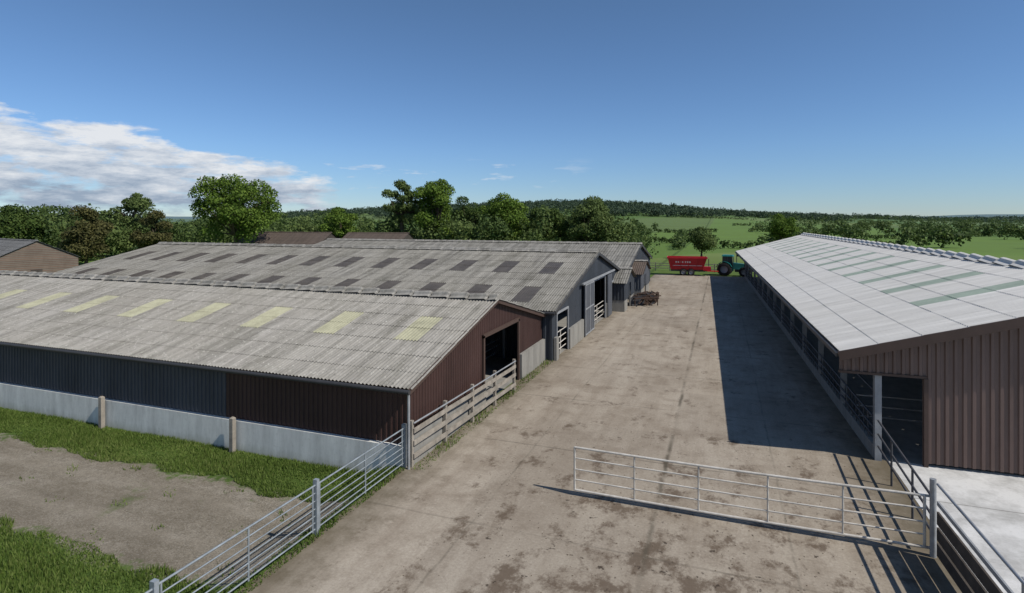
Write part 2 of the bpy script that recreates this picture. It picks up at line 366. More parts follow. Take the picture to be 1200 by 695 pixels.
for (a,b) in(((ax+0.22,15.97,ze-0.3*sl-0.02),(ax+0.22,ym,zr-0.02)),((ax+0.22,31.05,ze-0.02),(ax+0.22,ym,zr-0.02))):
    mb.beam(a,b,0.05,0.2,'trim')
mb.tube((-62,15.93,ze-0.09),(-9.35,15.93,ze-0.09),0.075,'gut')
mb.box(-9.58,-9.50,22.35,22.5,0,3.05,'trim'); mb.box(-9.58,-9.50,26.8,26.95,0,3.05,'trim'); mb.box(-9.58,-9.50,22.35,26.95,2.95,3.12,'trim')
mb.tube((-9.42,16.0,0),(-9.42,16.0,2.4),0.045,'galv'); mb.obj('trim_and_gutter',A)
mb=MB()
for x in np.arange(-58,-10,3.85):
    for y in(16.5,30.8): mb.box(x-0.08,x+0.08,y-0.1,y+0.1,0,2.5,'steel')
    mb.beam((x,16.5,2.4),(x,ym,4.2),0.12,0.25,'steel'); mb.beam((x,30.8,2.4),(x,ym,4.2),0.12,0.25,'steel')
for z in(0.5,0.85,1.2): mb.tube((-12,22,z),(-12,30.5,z),0.03,'galv')
mb.obj('steel_frame',A)
# ------------------------------------------------------------------ barn B
B=empty('large_barn'); bx=-9.0; y0,y1,ym=31.15,55.2,43.0; ze,zr=2.9,5.48; sl=(zr-ze)/(ym-y0)
mb=MB(); lights=[(-11.9-3.4*k,-10.7-3.4*k,(1,2,5,6)) for k in range(13)]
roof(mb,-55,-8.7,(30.75,ze-0.4*sl+0.06),(ym,zr+0.06),'x',9,lights,'roofB','lightB',0.16,0.028,5)
roof(mb,-55,-8.7,(55.4,ze),(ym,zr+0.06),'x',9,lights,'roofB','lightB',0.3,0.03,4)
mb.obj('roof',B)
mb=MB(); ridge(mb,-55,-8.7,ym,zr+0.08,'x','roofA',0.34,0.13,1.1,sl); mb.obj('ridge_cap',B)
mb=MB(); W=y1-y0
clad(mb,(bx,y0,0),(0,1,0),(1,0,0),W,0.0,gable(W,ze,zr),[(0.6,3.1,-1,2.55),(40.9-y0,46.3-y0,-1,3.4),(48.7-y0,51.6-y0,-1,2.6)],'slate',0.3,0.04)
clad(mb,(-55,y0,0),(1,0,0),(0,-1,0),46,-0.4,lambda s:ze,[],'slate',0.4,0.03)
clad(mb,(-55,y1,0),(1,0,0),(0,1,0),46,-0.4,lambda s:ze,[],'slate',0.4,0.03)
clad(mb,(-55,y0,0),(0,1,0),(-1,0,0),W,-0.4,gable(W,ze,zr),[],'grey',0.4,0.03)
mb.obj('cladding',B)
mb=MB(); mb.box(-54.9,-9.05,31.2,55.1,-0.7,0.02,'cwall'); mb.obj('floor',B)
mb=MB()
mb.box(-8.95,-8.78,31.2,31.7,0,1.3,'cwall'); mb.box(-8.95,-8.78,34.3,38.1,0,1.25,'cwall'); mb.box(-8.95,-8.80,46.4,48.6,0,1.2,'cwall'); mb.obj('low_wall',B)
mb=MB(); mb.box(-8.80,-8.70,38.1,40.9,0.08,3.6,'slate2')
for y in(38.12,39.5,40.85): mb.box(-8.70,-8.66,y-0.05,y+0.05,0.08,3.6,'steel')
for z in(0.15,1.9,3.55): mb.box(-8.70,-8.665,38.1,40.9,z-0.04,z+0.04,'steel')
mb.box(-8.80,-8.70,46.5,48.2,0.08,3.5,'slate2')
mb.beam((-8.74,37.5,3.68),(-8.74,49.5,3.68),0.14,0.12,'steel'); mb.obj('sliding_door',B)
mb=MB()
for (a,b,z) in((31.75,34.25,2.55),(40.9,46.3,3.4),(48.7,51.6,2.6)):
    mb.box(-8.95,-8.88,a-0.1,a+0.02,0,z+0.1,'steel'); mb.box(-8.95,-8.88,b-0.02,b+0.1,0,z+0.1,'steel'); mb.box(-8.95,-8.885,a-0.1,b+0.1,z,z+0.12,'steel')
for z in(0.35,0.7,1.05,1.4):
    mb.tube((-9.05,31.8,z),(-9.05,34.2,z),0.03,'paint'); mb.tube((-9.08,41,z),(-9.08,46.2,z),0.03,'paint'); mb.tube((-9.08,48.8,z),(-9.08,51.5,z),0.03,'paint')
for y in(33,43.6,50): mb.tube((-9.06,y,0),(-9.06,y,1.45),0.035,'paint')
mb.obj('door_frames_and_gates',B)
mb=MB(); xx=bx+0.27
mb.beam((xx,30.75,ze-0.11),(xx,ym,zr-0.03),0.05,0.22,'gut'); mb.beam((xx,55.4,ze-0.09),(xx,ym,zr-0.03),0.05,0.22,'gut')
mb.tube((-55,30.7,ze-0.13),(-8.75,30.7,ze-0.13),0.08,'gut'); mb.obj('bargeboard',B)
mb=MB()
for x in np.arange(-53,-10,6):
    for y in(31.4,54.9,38,48): mb.box(x-0.08,x+0.08,y-0.1,y+0.1,0,rz(y,31.15,43.0,2.8,5.3),'steel')
mb.obj('steel_frame',B)
# ------------------------------------------------------------------ barn C
C=empty('far_barn'); y0,y1,ym=56.2,76.2,66.2; ze,zr=3.1,5.2; sl=(zr-ze)/10; cx=-8.8
mb=MB(); roof(mb,-52,-8.5,(55.95,ze),(ym,zr+0.06),'x',6,[],'roofB','lightB',0.3,0.03,4); roof(mb,-52,-8.5,(76.5,ze),(ym,zr+0.06),'x',6,[],'roofB','lightB',0.3,0.03,4); mb.obj('roof',C)
mb=MB(); ridge(mb,-52,-8.5,ym,zr+0.08,'x','roofA',0.34,0.12,1.1,sl); mb.obj('ridge_cap',C)
mb=MB(); clad(mb,(cx,y0,0),(0,1,0),(1,0,0),20,0.0,gable(20,ze,zr),[(7,12,-1,3.2)],'slate',0.3,0.04)
clad(mb,(-52,y0,0),(1,0,0),(0,-1,0),43.2,-0.4,lambda s:ze,[],'slate',0.5,0.03); clad(mb,(-52,y1,0),(1,0,0),(0,1,0),43.2,-0.4,lambda s:ze,[],'slate',0.5,0.03)
clad(mb,(-52,y0,0),(0,1,0),(-1,0,0),20,-0.4,gable(20,ze,zr),[],'slate',0.5,0.03); mb.obj('cladding',C)
mb=MB(); mb.beam((cx+0.27,55.9,ze-0.12),(cx+0.27,ym,zr-0.03),0.05,0.25,'gut'); mb.beam((cx+0.27,76.5,ze-0.12),(cx+0.27,ym,zr-0.03),0.05,0.25,'gut'); mb.obj('bargeboard',C)
def annex(name,xf,ya,yb,ze,zr,xb,wm,rm):
    e=empty(name); mb=MB(); W=yb-ya; m=(ya+yb)/2
    clad(mb,(xf,ya,0),(0,1,0),(1,0,0),W,1.0,gable(W,ze,zr),[(W*0.3,W*0.62,-1,min(ze,2.3))],wm,0.3,0.03)
    clad(mb,(xb,ya,0),(1,0,0),(0,-1,0),xf-xb,1.0,lambda s:ze,[],wm,0.3,0.03)
    mb.box(xb,xf-0.01,ya+0.01,ya+0.15,0,1.0,'cwall'); mb.box(xf-0.15,xf-0.01,ya+0.16,ya+W*0.3,0,1.0,'cwall'); mb.box(xf-0.15,xf-0.01,ya+W*0.62,yb,0,1.0,'cwall'); mb.obj('walls',e)
    mb=MB(); roof(mb,xb,xf+0.25,(ya-0.2,ze),(m,zr+0.05),'x',3,[],rm,'lightB',0.2,0.025,5); roof(mb,xb,xf+0.25,(yb+0.2,ze),(m,zr+0.05),'x',3,[],rm,'lightB',0.2,0.025,5)
    ridge(mb,xb,xf+0.25,m,zr+0.06,'x','roofA',0.25,0.08,1.0,0.25); mb.obj('roof',e)
annex('lean_to_shed',-7.9,49.8,55.5,2.5,3.5,-9.0,'slate','roofB')
annex('calf_shed',-7.6,58.5,65,2.5,3.6,-8.75,'slate2','rustroof')
# ------------------------------------------------------------------ barn D (right)
D=empty('livestock_shed',(3.74,21.9,0),0.028)
Ld=64; rx=8.5; ze,zr=3.6,6.02; sl=(zr-ze)/rx
mb=MB(); lights=[(4.0+4.0*k,5.05+4.0*k,(3,4,5)) for k in range(15)]
roof(mb,-0.45,Ld,(-0.05,ze+0.03),(rx,zr+0.05),'y',7,lights,'roofD','lightD',0.17,0.03,6)
roof(mb,-0.45,Ld,(17.05,ze+0.03),(rx,zr+0.05),'y',7,lights,'roofD','lightD',0.3,0.024,4); mb.obj('roof',D)
mb=MB(); ridge(mb,-0.45,Ld,rx,zr+0.06,'y','roofD',0.40,0.13,1.5,sl,0.86,0.09); mb.obj('ridge_vent',D)
mb=MB()
top=lambda s: gable(17,ze,zr)(s)
clad(mb,(0.0,0,0),(1,0,0),(0,-1,0),17,0.12,top,[(0,2.45,-1,2.93)],'brownD',0.24,0.045)
clad(mb,(0.0,Ld-0.3,0),(1,0,0),(0,1,0),17,1.2,top,[(0,1.0,-1,2.9)],'brown',0.3,0.04)
clad(mb,(16.2,0,0),(0,1,0),(1,0,0),Ld-0.3,1.4,lambda s:ze-0.5,[],'brown',0.3,0.04); mb.obj('gable_cladding',D)
mb=MB()
mb.beam((-0.1,-0.47,ze-0.1),(rx,-0.47,zr-0.08),0.06,0.30,'trim'); mb.beam((rx,-0.47,zr-0.08),(17.1,-0.47,ze-0.1),0.06,0.30,'trim')
mb.box(-0.02,2.5,-0.075,0.03,2.86,2.94,'trim'); mb.box(2.41,2.53,-0.10,0.06,0,2.86,'trim')
mb.beam((-0.1,-0.35,ze-0.09),(-0.1,Ld,ze-0.09),0.12,0.13,'gut'); mb.obj('trim',D)
mb=MB()
for i,y in enumerate(np.arange(0.12,Ld,4.8)):
    for x in(1.15,15.9): mb.box(x-0.03,x+0.03,y-0.1,y+0.1,0,3.7,'steel'); mb.box(x-0.1,x+0.1,y-0.11,y-0.09,0,3.7,'steel'); mb.box(x-0.1,x+0.1,y+0.09,y+0.11,0,3.7,'steel')
    mb.beam((0.1,y,ze-0.22),(rx,y,zr-0.25),0.12,0.28,'steel'); mb.beam((16.9,y,ze-0.22),(rx,y,zr-0.25),0.12,0.28,'steel')
    if i%2==0:
        mb.box(6.0,6.15,y-0.08,y+0.08,0,4.9,'steel')
for x in(0.2,1.8,3.4,5.0,6.6,8.2): mb.beam((x,0,ze-0.02+sl*x-0.04),(x,Ld,ze-0.02+sl*x-0.04),0.07,0.13,'timber')
mb.obj('steel_frame',D)
mb=MB(); mb.box(1.25,15.8,0.1,Ld-0.4,-0.3,0.03,'cwall'); mb.box(15.85,16.1,0.2,Ld-0.4,0,1.4,'cwall'); mb.obj('floor',D)
mb=MB()
mb.box(1.05,1.2,0.25,Ld-0.4,0.0,0.45,'cwall')
for z in(0.75,1.05,1.4): mb.tube((1.06,0.3,z),(1.06,Ld-0.4,z),0.035,'dsteel')
for y in np.arange(1.0,Ld-1,0.55): mb.tube((1.1,y,0.45),(1.1,y+0.12,1.4),0.02,'dsteel',n=5)
mb.tube((1.06,0.3,2.3),(1.06,Ld-0.4,2.3),0.03,'dsteel')
for z in(0.4,0.8,1.2): mb.tube((1.3,3.5,z),(6,3.5,z),0.03,'galv')
for y in(8,16,24,36):
    for z in(0.4,0.8,1.2): mb.tube((6.2,y,z),(15.8,y,z),0.03,'galv')
mb.obj('feed_barrier',D)
# ------------------------------------------------------------------ gates & fences
G=empty('field_gate'); gy_=16.15; xa,xb=-4.0,4.55
def sagz(x): return -0.035*math.sin(math.pi*(x-xa)/(xb-xa))-0.03*(xb-x)/(xb-xa)
mb=MB(); NX=[xa+(xb-xa)*i/10 for i in range(11)]
for z,r in((1.43,0.034),(1.12,0.022),(0.80,0.022),(0.50,0.022),(0.20,0.034)):
    for p,q in zip(NX[:-1],NX[1:]): mb.tube((p,gy_,z+sagz(p)),(q,gy_,z+sagz(q)),r,'paint')
mb.obj('rails',G); mb=MB()
for i in range(6):
    x=xa+(xb-xa)*i/5; mb.tube((x,gy_,0.2+sagz(x)),(x,gy_,1.43+sagz(x)),0.034 if i in(0,5) else 0.024,'paint')
mb.obj('uprights',G)
mb=MB(); mb.tube((4.72,gy_,0),(4.72,gy_,1.85),0.07,'galv',n=12); mb.beam((4.55,gy_,1.43),(4.72,gy_,1.43),0.04,0.05,'galv'); mb.beam((4.55,gy_,0.2),(4.72,gy_,0.2),0.04,0.05,'galv'); mb.obj('hanging_post',G)
H=empty('yard_fence'); mb=MB()
P=[(4.78,gy_-0.12),(4.86,12.3),(4.94,8.5),(5.0,4.5)]
for (p,q) in zip(P[:-1],P[1:]):
    mb.tube((*p,1.78),(*q,1.78),0.032,'galv')
    for z in(0.25,0.62,0.99): mb.beam((p[0],p[1],z),(q[0],q[1],z),0.045,0.30,'dtimber')
    mb.beam((p[0],p[1],1.34),(q[0],q[1],1.34),0.04,0.1,'steel')
mb.obj('boards',H); mb=MB()
for p in P[1:]: mb.box(p[0]+0.04,p[0]+0.16,p[1]-0.06,p[1]+0.06,0,1.8,'galv')
mb.obj('posts',H)
H2=empty('passage_rail'); mb=MB()
for z in(0.5,0.9,1.35): mb.tube((4.75,gy_+0.1,z),(4.88,21.9,z),0.032,'dsteel')
for y in(18,20): mb.tube((4.8,y,0),(4.8,y,1.35),0.03,'dsteel')
mb.obj('rails',H2)
K=empty('sheep_hurdle_fence'); mb=MB(); P=[(-9.62,16.05),(-9.66,11.85),(-9.72,7.5),(-9.78,3.2),(-9.8,-1)]
for (p,q) in zip(P[:-1],P[1:]):
    dz=random.uniform(-0.03,0.03)
    for z,r in((1.28,0.024),(1.08,0.016),(0.88,0.016),(0.68,0.016),(0.50,0.016),(0.33,0.016),(0.17,0.02)):
        mb.tube((*p,z),(*q,z+dz),r,'galvdull',n=6)
    for t in(0.03,0.5,0.97):
        x=p[0]+(q[0]-p[0])*t;y=p[1]+(q[1]-p[1])*t; mb.tube((x,y,0.12),(x,y,1.28+dz*t),0.022,'galvdull',n=6)
mb.obj('hurdles',K); mb=MB()
for p in P: mb.box(p[0]-0.06,p[0]+0.06,p[1]-0.05,p[1]+0.05,-0.1,1.42,'galvdull')
mb.obj('posts',K)
K=empty('rail_fence'); mb=MB(); P=[(-9.35,16.2),(-9.25,18.4),(-9.17,20.6),(-9.1,22.8),(-9.02,25.0)]
for (p,q) in zip(P[:-1],P[1:]):
    for z in(0.35,0.78,1.18): mb.beam((p[0],p[1],z+random.uniform(-.02,.02)),(q[0],q[1],z+random.uniform(-.02,.02)),0.05,0.15,'timber')
    mb.tube((*p,1.42),(*q,1.42),0.03,'galv')
mb.obj('rails',K); mb=MB()
for p in P: mb.box(p[0]-0.14,p[0]-0.03,p[1]-0.06,p[1]+0.06,0,1.5,'timber')
mb.obj('posts',K)
for x in(-16.7,-23.6,-31.0,-38):
    mb=MB(); mb.box(-0.08,0.08,-0.08,0.08,-0.5,1.25,'timber'); mb.hull8([(-0.08,-0.08,1.25),(0.08,-0.08,1.25),(0.08,0.08,1.25),(-0.08,0.08,1.25)],[(-0.03,-0.03,1.3),(0.03,-0.03,1.3),(0.03,0.03,1.3),(-0.03,0.03,1.3)],'timber')
    o=mb.obj('fence_post',None,(x,15.93,-0.45)); o.rotation_euler=(random.uniform(-.02,.02),random.uniform(-.04,.04),0)
K=empty('field_fence'); mb=MB()
for x in np.arange(-12,14,2.2): mb.box(x-0.06,x+0.06,92.4,92.52,0,1.35,'timber')
for z in(0.45,0.85,1.2): mb.beam((-12,92.36,z),(14,92.36,z),0.04,0.11,'timber')
mb.obj('posts_and_rails',K)
# ------------------------------------------------------------------ vehicles
def wheel(mb,c,r,w,rim,hub=0.55):
    mb.lathe(c,[(-w/2,r*hub),(-w/2,r*0.9),(-w*0.38,r),(w*0.38,r),(w/2,r*0.9),(w/2,r*hub)],'rubber',28)
    mb.lathe(c,[(-w/2+0.02,r*hub),(-w*0.2,r*hub*0.9),(-w*0.2,0.02)],rim,20); mb.lathe(c,[(w/2-0.02,r*hub),(w*0.2,r*hub*0.9),(w*0.2,0.02)],rim,20)
    for i in range(20):
        t=2*math.pi*i/20; mb.beam((c[0]+r*math.cos(t),c[1]-w/2,c[2]+r*math.sin(t)),(c[0]+r*math.cos(t+.12),c[1]+w/2,c[2]+r*math.sin(t+.12)),0.05,0.05,'rubber')
T=empty('tractor',(1.5,87.9,0),math.radians(-8)); T.scale=(1.12,1.12,1.12); mb=MB()
for y in(-0.85,0.85): wheel(mb,(-0.9,y,0.85),0.85,0.5,'steel')
for y in(-0.8,0.8): wheel(mb,(1.45,y,0.6),0.6,0.4,'steel')
mb.obj('wheels',T); mb=MB()
mb.hull8([(0.1,-0.4,0.85),(2.15,-0.33,0.85),(2.15,0.33,0.85),(0.1,0.4,0.85)],[(0.1,-0.36,1.68),(2.0,-0.26,1.5),(2.0,0.26,1.5),(0.1,0.36,1.68)],'teal')
mb.box(-1.2,0.1,-0.45,0.45,0.6,1.15,'teal')
for y in(-0.85,0.85):
    for i in range(6):
        t0=math.radians(20+i*24); t1=math.radians(44+i*24); r=0.98
        mb.beam((-0.9+r*math.cos(t0),y*0.95,0.85+r*math.sin(t0)),(-0.9+r*math.cos(t1),y*0.95,0.85+r*math.sin(t1)),0.5,0.04,'teal')
mb.hull8([(-1.25,-0.75,2.5),(0.15,-0.7,2.5),(0.15,0.7,2.5),(-1.25,0.75,2.5)],[(-1.15,-0.68,2.66),(0.05,-0.62,2.66),(0.05,0.62,2.66),(-1.15,0.68,2.66)],'teal'); mb.obj('body',T)
mb=MB(); mb.hull8([(-1.15,-0.6,1.15),(0.12,-0.55,1.15),(0.12,0.55,1.15),(-1.15,0.6,1.15)],[(-1.1,-0.66,2.5),(0.0,-0.62,2.5),(0.0,0.62,2.5),(-1.1,0.66,2.5)],'glass'); mb.obj('cab_glass',T)
mb=MB()
for x0,x1 in((-1.16,-1.11),(0.13,0.01),(-0.5,-0.5)):
    for sy in(-1,1): mb.beam((x0,sy*0.62,1.15),(x1,sy*0.675,2.5),0.05,0.05,'dsteel')
mb.tube((0.45,0.42,1.4),(0.45,0.42,2.5),0.05,'dsteel'); mb.box(2.1,2.5,-0.3,0.3,0.6,0.95,'dsteel'); mb.box(0.3,2.0,-0.2,0.2,0.5,0.85,'dsteel')
for sy in(-1,1): mb.tube((1.45,sy*0.1,0.6),(1.45,sy*0.7,0.6),0.07,'dsteel')
mb.obj('frame_and_exhaust',T)
Wg=empty('feed_mixer_wagon',(-4.6,86.6,0),math.radians(4)); Wg.scale=(1.08,1.05,1.08); mb=MB()
mb.hull8([(-2.2,-0.8,0.8),(1.9,-0.8,0.8),(1.9,0.8,0.8),(-2.2,0.8,0.8)],[(-2.6,-1.15,2.35),(2.4,-1.15,2.35),(2.4,1.15,2.35),(-2.6,1.15,2.35)],'red')
mb.box(-2.68,2.48,-1.22,-1.14,2.3,2.48,'red'); mb.box(-2.68,2.48,1.14,1.22,2.3,2.48,'red'); mb.box(-2.68,-2.58,-1.14,1.14,2.3,2.48,'red'); mb.box(2.4,2.48,-1.14,1.14,2.3,2.48,'red')
for x in(-1.9,-0.9,0.1,1.1,2.0): mb.beam((x,-0.86,0.85),(x*1.05,-1.18,2.3),0.1,0.05,'red')
mb.obj('tub',Wg); mb=MB()
for i,x in enumerate((-1.5,-1.22,-0.94,-0.66,-0.3,-0.02,0.26)):
    mb.beam((x,-1.055,1.72),(x,-1.09,1.92),0.14,0.02,'white')
mb.beam((-2.0,-0.98,1.35),(1.8,-0.98,1.35),0.02,0.05,'white'); mb.obj('lettering',Wg)
mb=MB()
for y in(-0.8,0.8): wheel(mb,(-0.6,y,0.45),0.45,0.35,'steel'); wheel(mb,(0.4,y,0.45),0.45,0.35,'steel')
mb.obj('wheels',Wg); mb=MB()
mb.box(-2.2,2.2,-0.55,0.55,0.55,0.8,'dsteel'); mb.beam((2.2,-0.4,0.65),(3.9,0,0.6),0.12,0.14,'red'); mb.beam((2.2,0.4,0.65),(3.9,0,0.6),0.12,0.14,'red')
mb.box(1.95,2.9,-1.3,-0.5,0.75,1.25,'red'); mb.tube((2.7,0.6,0.7),(2.7,0.6,2.2),0.05,'dsteel'); mb.obj('chassis_and_drawbar',Wg)
for (hx,hy,hr,hs) in((-6.9,54.6,0.5,0.92),(-6.9,58.3,1.2,0.8)):
    Rm=empty('disc_harrow',(hx,hy,0),hr); Rm.scale=(hs,hs,hs); mb=MB()
    for i in range(9):
        a=random.uniform(0,3.14); x=random.uniform(-0.9,0.9); y=random.uniform(-1.2,1.2); z=random.uniform(0.3,1.2)
        mb.beam((x-math.cos(a)*.8,y-math.sin(a)*.8,random.uniform(0.1,0.9)),(x+math.cos(a)*.8,y+math.sin(a)*.8,z),0.07,0.07,'rust')
    for i in range(8):
        mb.lathe((-1.2+0.34*i,random.uniform(-.7,.7),0.5),[(-0.02,0.5),(0.03,0.25),(0.03,0.03)],'rust' if i%2 else 'dsteel',16)
    mb.tube((-1.2,0,0.45),(1.4,0,0.5),0.07,'rust'); mb.beam((-1.2,-.8,0.8),(1.3,-.8,0.85),0.12,0.12,'rust'); mb.beam((-1.2,.8,0.8),(1.3,.8,0.85),0.12,0.12,'rust')
    for x in(-1.2,0,1.2): mb.beam((x,-.85,.8),(x,.85,.82),0.1,0.1,'rust'); mb.beam((x,-.8,.05),(x,-.8,.8),0.08,0.08,'rust'); mb.beam((x,.8,.05),(x,.8,.8),0.08,0.08,'rust')
    mb.obj('frame_and_discs',Rm)
# ------------------------------------------------------------------ background buildings
def shed(name,cx,cy,L,W,ze,zr,rz_,wm,rm):
    e=empty(name,(cx,cy,-0.45),rz_); mb=MB()
    pent=[(-W/2,0),(W/2,0),(W/2,ze),(0,zr),(-W/2,ze)]
    for x in(-L/2,L/2): mb.add([(x,a,b) for a,b in pent],[(0,1,2,3,4)],wm)
    for y in(-W/2,W/2): mb.add([(-L/2,y,0),(L/2,y,0),(L/2,y,ze),(-L/2,y,ze)],[(0,1,2,3)],wm)
    mb.obj('walls',e); mb=MB(); s=(zr-ze)/(W/2)
    roof(mb,-L/2-.2,L/2+.2,(-W/2-.25,ze-.25*s+0.05),(0,zr+.05),'x',6,[],rm,rm,0.4,0.02,4); roof(mb,-L/2-.2,L/2+.2,(W/2+.25,ze-.25*s+0.05),(0,zr+.05),'x',6,[],rm,rm,0.4,0.02,4)
    ridge(mb,-L/2-.2,L/2+.2,0,zr+.06,'x',rm,0.2,0.06,1.5,s); mb.obj('roof',e)
    mb=MB(); mb.box(L/2+0.01,L/2+0.06,-0.6,0.6,0,2.2,'dtimber'); mb.box(-1,0.2,-W/2-0.06,-W/2-0.01,0,2.2,'dtimber'); mb.obj('doors',e)
x,y=c2w(76,-0.875); shed('stone_barn',x,y,15,9,3.6,5.8,math.radians(-12),'stone','oldslate')
x,y=c2w(103,-0.39); shed('old_shed',x,y,17,10,3.6,6.2,math.radians(4),'dtimber','rustroof')
x,y=c2w(103,-0.235); shed('old_shed',x,y,12,10,3.6,6.1,math.radians(4),'dtimber','rustroof')
# ------------------------------------------------------------------ foliage
def rdir(n):
    v=rng.normal(size=(n,3)); return v/np.linalg.norm(v,axis=1,keepdims=True)
def quads(P,N,size):
    n=len(P); t=np.cross(N,rdir(n)); t/=np.linalg.norm(t,axis=1,keepdims=True)+1e-9; b=np.cross(N,t)
    s=(size*rng.uniform(0.5,1.15,n))[:,None]; k=rng.uniform(0.55,0.9,n)[:,None]
    return np.stack([P-t*s,P-b*s*k,P+t*s,P+b*s*k],1)
def qmesh(name,Q,m):
    n=len(Q); me=bpy.data.meshes.new(name); me.from_pydata(Q.reshape(-1,3).tolist(),[],np.arange(4*n).reshape(n,4).tolist()); me.materials.append(M[m]); return me
def crown_pts(n,w,h,zb,lobes,lr,flat=1.0):
    L=rdir(lobes)*rng.uniform(0.35,0.88,(lobes,1)); L*=np.array([w/2,w/2,(h-zb)/2]); L[:,2]+=(h+zb)/2
    R=lr*w*rng.uniform(0.55,1.15,lobes); wt=R**2/np.sum(R**2)
    k=rng.choice(lobes,n,p=wt); d=rdir(n); d[:,2]=np.where((d[:,2]<-0.3)&(rng.random(n)<0.6),-d[:,2],d[:,2])
    r=R[k]*(1.08-0.5*rng.random(n)**1.8)
    P=L[k]+d*r[:,None]*np.array([1,1,flat])+rng.normal(size=(n,3))*0.12
    Nn=d+rng.normal(size=(n,3))*0.7+np.array([0,0,0.25]); Nn/=np.linalg.norm(Nn,axis=1,keepdims=True)
    return P,Nn,L,R
def tree(name,Z,a,h,w,m='leaf',n=7000,lobes=26,lr=0.17,ls=0.33,zb=0.22,seed=1):
    global rng; rng=np.random.default_rng(seed); random.seed(seed)
    h=h*1.13
    x,y=c2w(Z,a); z0=float(terr(x,y))
    P,Nn,L,R=crown_pts(int(n*1.7),w*0.90,h*0.97,h*zb,int(lobes*1.3),lr*0.9,0.78)
    me=qmesh('crown',quads(P,Nn,ls*0.72),m)
    e=empty(name,(x,y,z0)); o=bpy.data.objects.new('crown',me); scene.collection.objects.link(o); o.parent=e
    mb=MB(); tr=h*0.028; fork=Vector((random.uniform(-.3,.3),random.uniform(-.3,.3),h*zb*1.25))
    mb.tube((0,0,-0.3),fork*0.5,tr*1.35,'bark',tr); mb.tube(fork*0.5,fork,tr,'bark',tr*0.85)
    topm=Vector((random.uniform(-.5,.5),random.uniform(-.5,.5),h*0.62)); mb.tube(fork,topm,tr*0.8,'bark',tr*0.35)
    for i in range(len(L)):
        q=Vector(L[i]); s=fork.lerp(topm,random.uniform(0,0.8)); md=s.lerp(q,0.5)+Vector((0,0,random.uniform(-.4,.5)))
        mb.tube(s,md,tr*0.38,'bark',tr*0.22,5); mb.tube(md,q,tr*0.22,'bark',tr*0.06,5)
        for j in range(3):
            d=Vector(rdir(1)[0])*R[i]*0.9; mb.tube(q,q+d,tr*0.07,'bark',tr*0.02,4)
    mb.obj('trunk_and_limbs',e)
def A_(u): return (u-600)/667
tree('oak_tree',96,A_(277),15.3,17.5,'leaf',13000,38,0.145,0.30,0.22,11)
tree('oak_tree',128,A_(150),14.5,13,'leafpale',5500,22,0.17,0.38,0.2,12)
tree('ash_tree',125,A_(471),17.0,10,'leafpale',4600,26,0.13,0.33,0.3,13)
tree('lime_tree',125,A_(511),17.4,12.5,'leaf',10000,26,0.19,0.34,0.12,14)
tree('ash_tree',130,A_(588),14.0,14,'leaf',7500,26,0.17,0.36,0.12,15)
tree('birch_tree',128,A_(690),12.2,15,'leafpale',8000,28,0.17,0.36,0.08,16)
tree('hawthorn_tree',122,A_(822),6.6,8,'leafpale',3800,18,0.18,0.28,0.1,17)
tree('hawthorn_tree',150,A_(916),9.2,9.5,'leaf',4500,18,0.19,0.32,0.08,18)
tree('copper_beech_tree',105,A_(100),9.6,11,'leafred',6500,22,0.19,0.33,0.08,19)
tree('sycamore_tree',118,A_(28),11.5,14,'leafdark',7500,22,0.19,0.36,0.08,20)
tree('sycamore_tree',128,A_(398),11.5,10,'leaf',5500,20,0.18,0.34,0.08,21)
tree('ash_tree',150,A_(550),13.5,12,'leafdark',5000,20,0.18,0.36,0.08,22)
tree('hawthorn_tree',118,A_(180),9.0,9,'leafred',4500,18,0.18,0.34,0.08,23)
tree('sycamore_tree',135,A_(645),12.5,13,'leafdark',6000,20,0.18,0.36,0.08,24)
def mass(name,items,m,ls):
    Q=[]
    for (x,y,h,w,n) in items:
        z0=float(terr(x,y)); P,Nn,_,_=crown_pts(n,w,h*0.92,0.0,10,0.25,0.8); P[:,2]=np.maximum(P[:,2],0.1); P+=np.array([x,y,z0]); Q.append(quads(P,Nn,ls*(0.8+0.02*h)))
    me=qmesh(name,np.concatenate(Q),m); o=bpy.data.objects.new(name,me); scene.collection.objects.link(o)
rng=np.random.default_rng(99); random.seed(99)
tu=[-200,0,60,130,200,250,340,400,450,500,560,640,700,740,765]; tv=[234,235,233,243,245,248,245,240,238,236,238,236,243,254,268]
belt=[[],[]]
for k in range(280):
    u=random.uniform(-160,748); Z=random.uniform(118,195)
    x,y=c2w(Z,A_(u)); 
    if y<82 and x>-70: continue
    v=np.interp(u,tu,tv); h=max(3,(8+(258-v)*Z/667)*random.uniform(0.72,1.08)+0.4); belt[0 if k%5<3 else 1].append((x,y,h,random.uniform(6,10.5),640))
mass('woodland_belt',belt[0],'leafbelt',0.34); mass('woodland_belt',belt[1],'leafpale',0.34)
items=[]
for k in range(4400):
    u=random.uniform(300,1030); Z=random.uniform(600,1150); x,y=c2w(Z,A_(u)); t=float(terr(x,y))
    cl=math.sin(x/70)*math.sin(y/90+1)
    if t>11+cl*6 or (t>3 and cl>0.6): items.append((x,y,random.uniform(6,11),random.uniform(8,13),60))
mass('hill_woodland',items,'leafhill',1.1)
items=[]
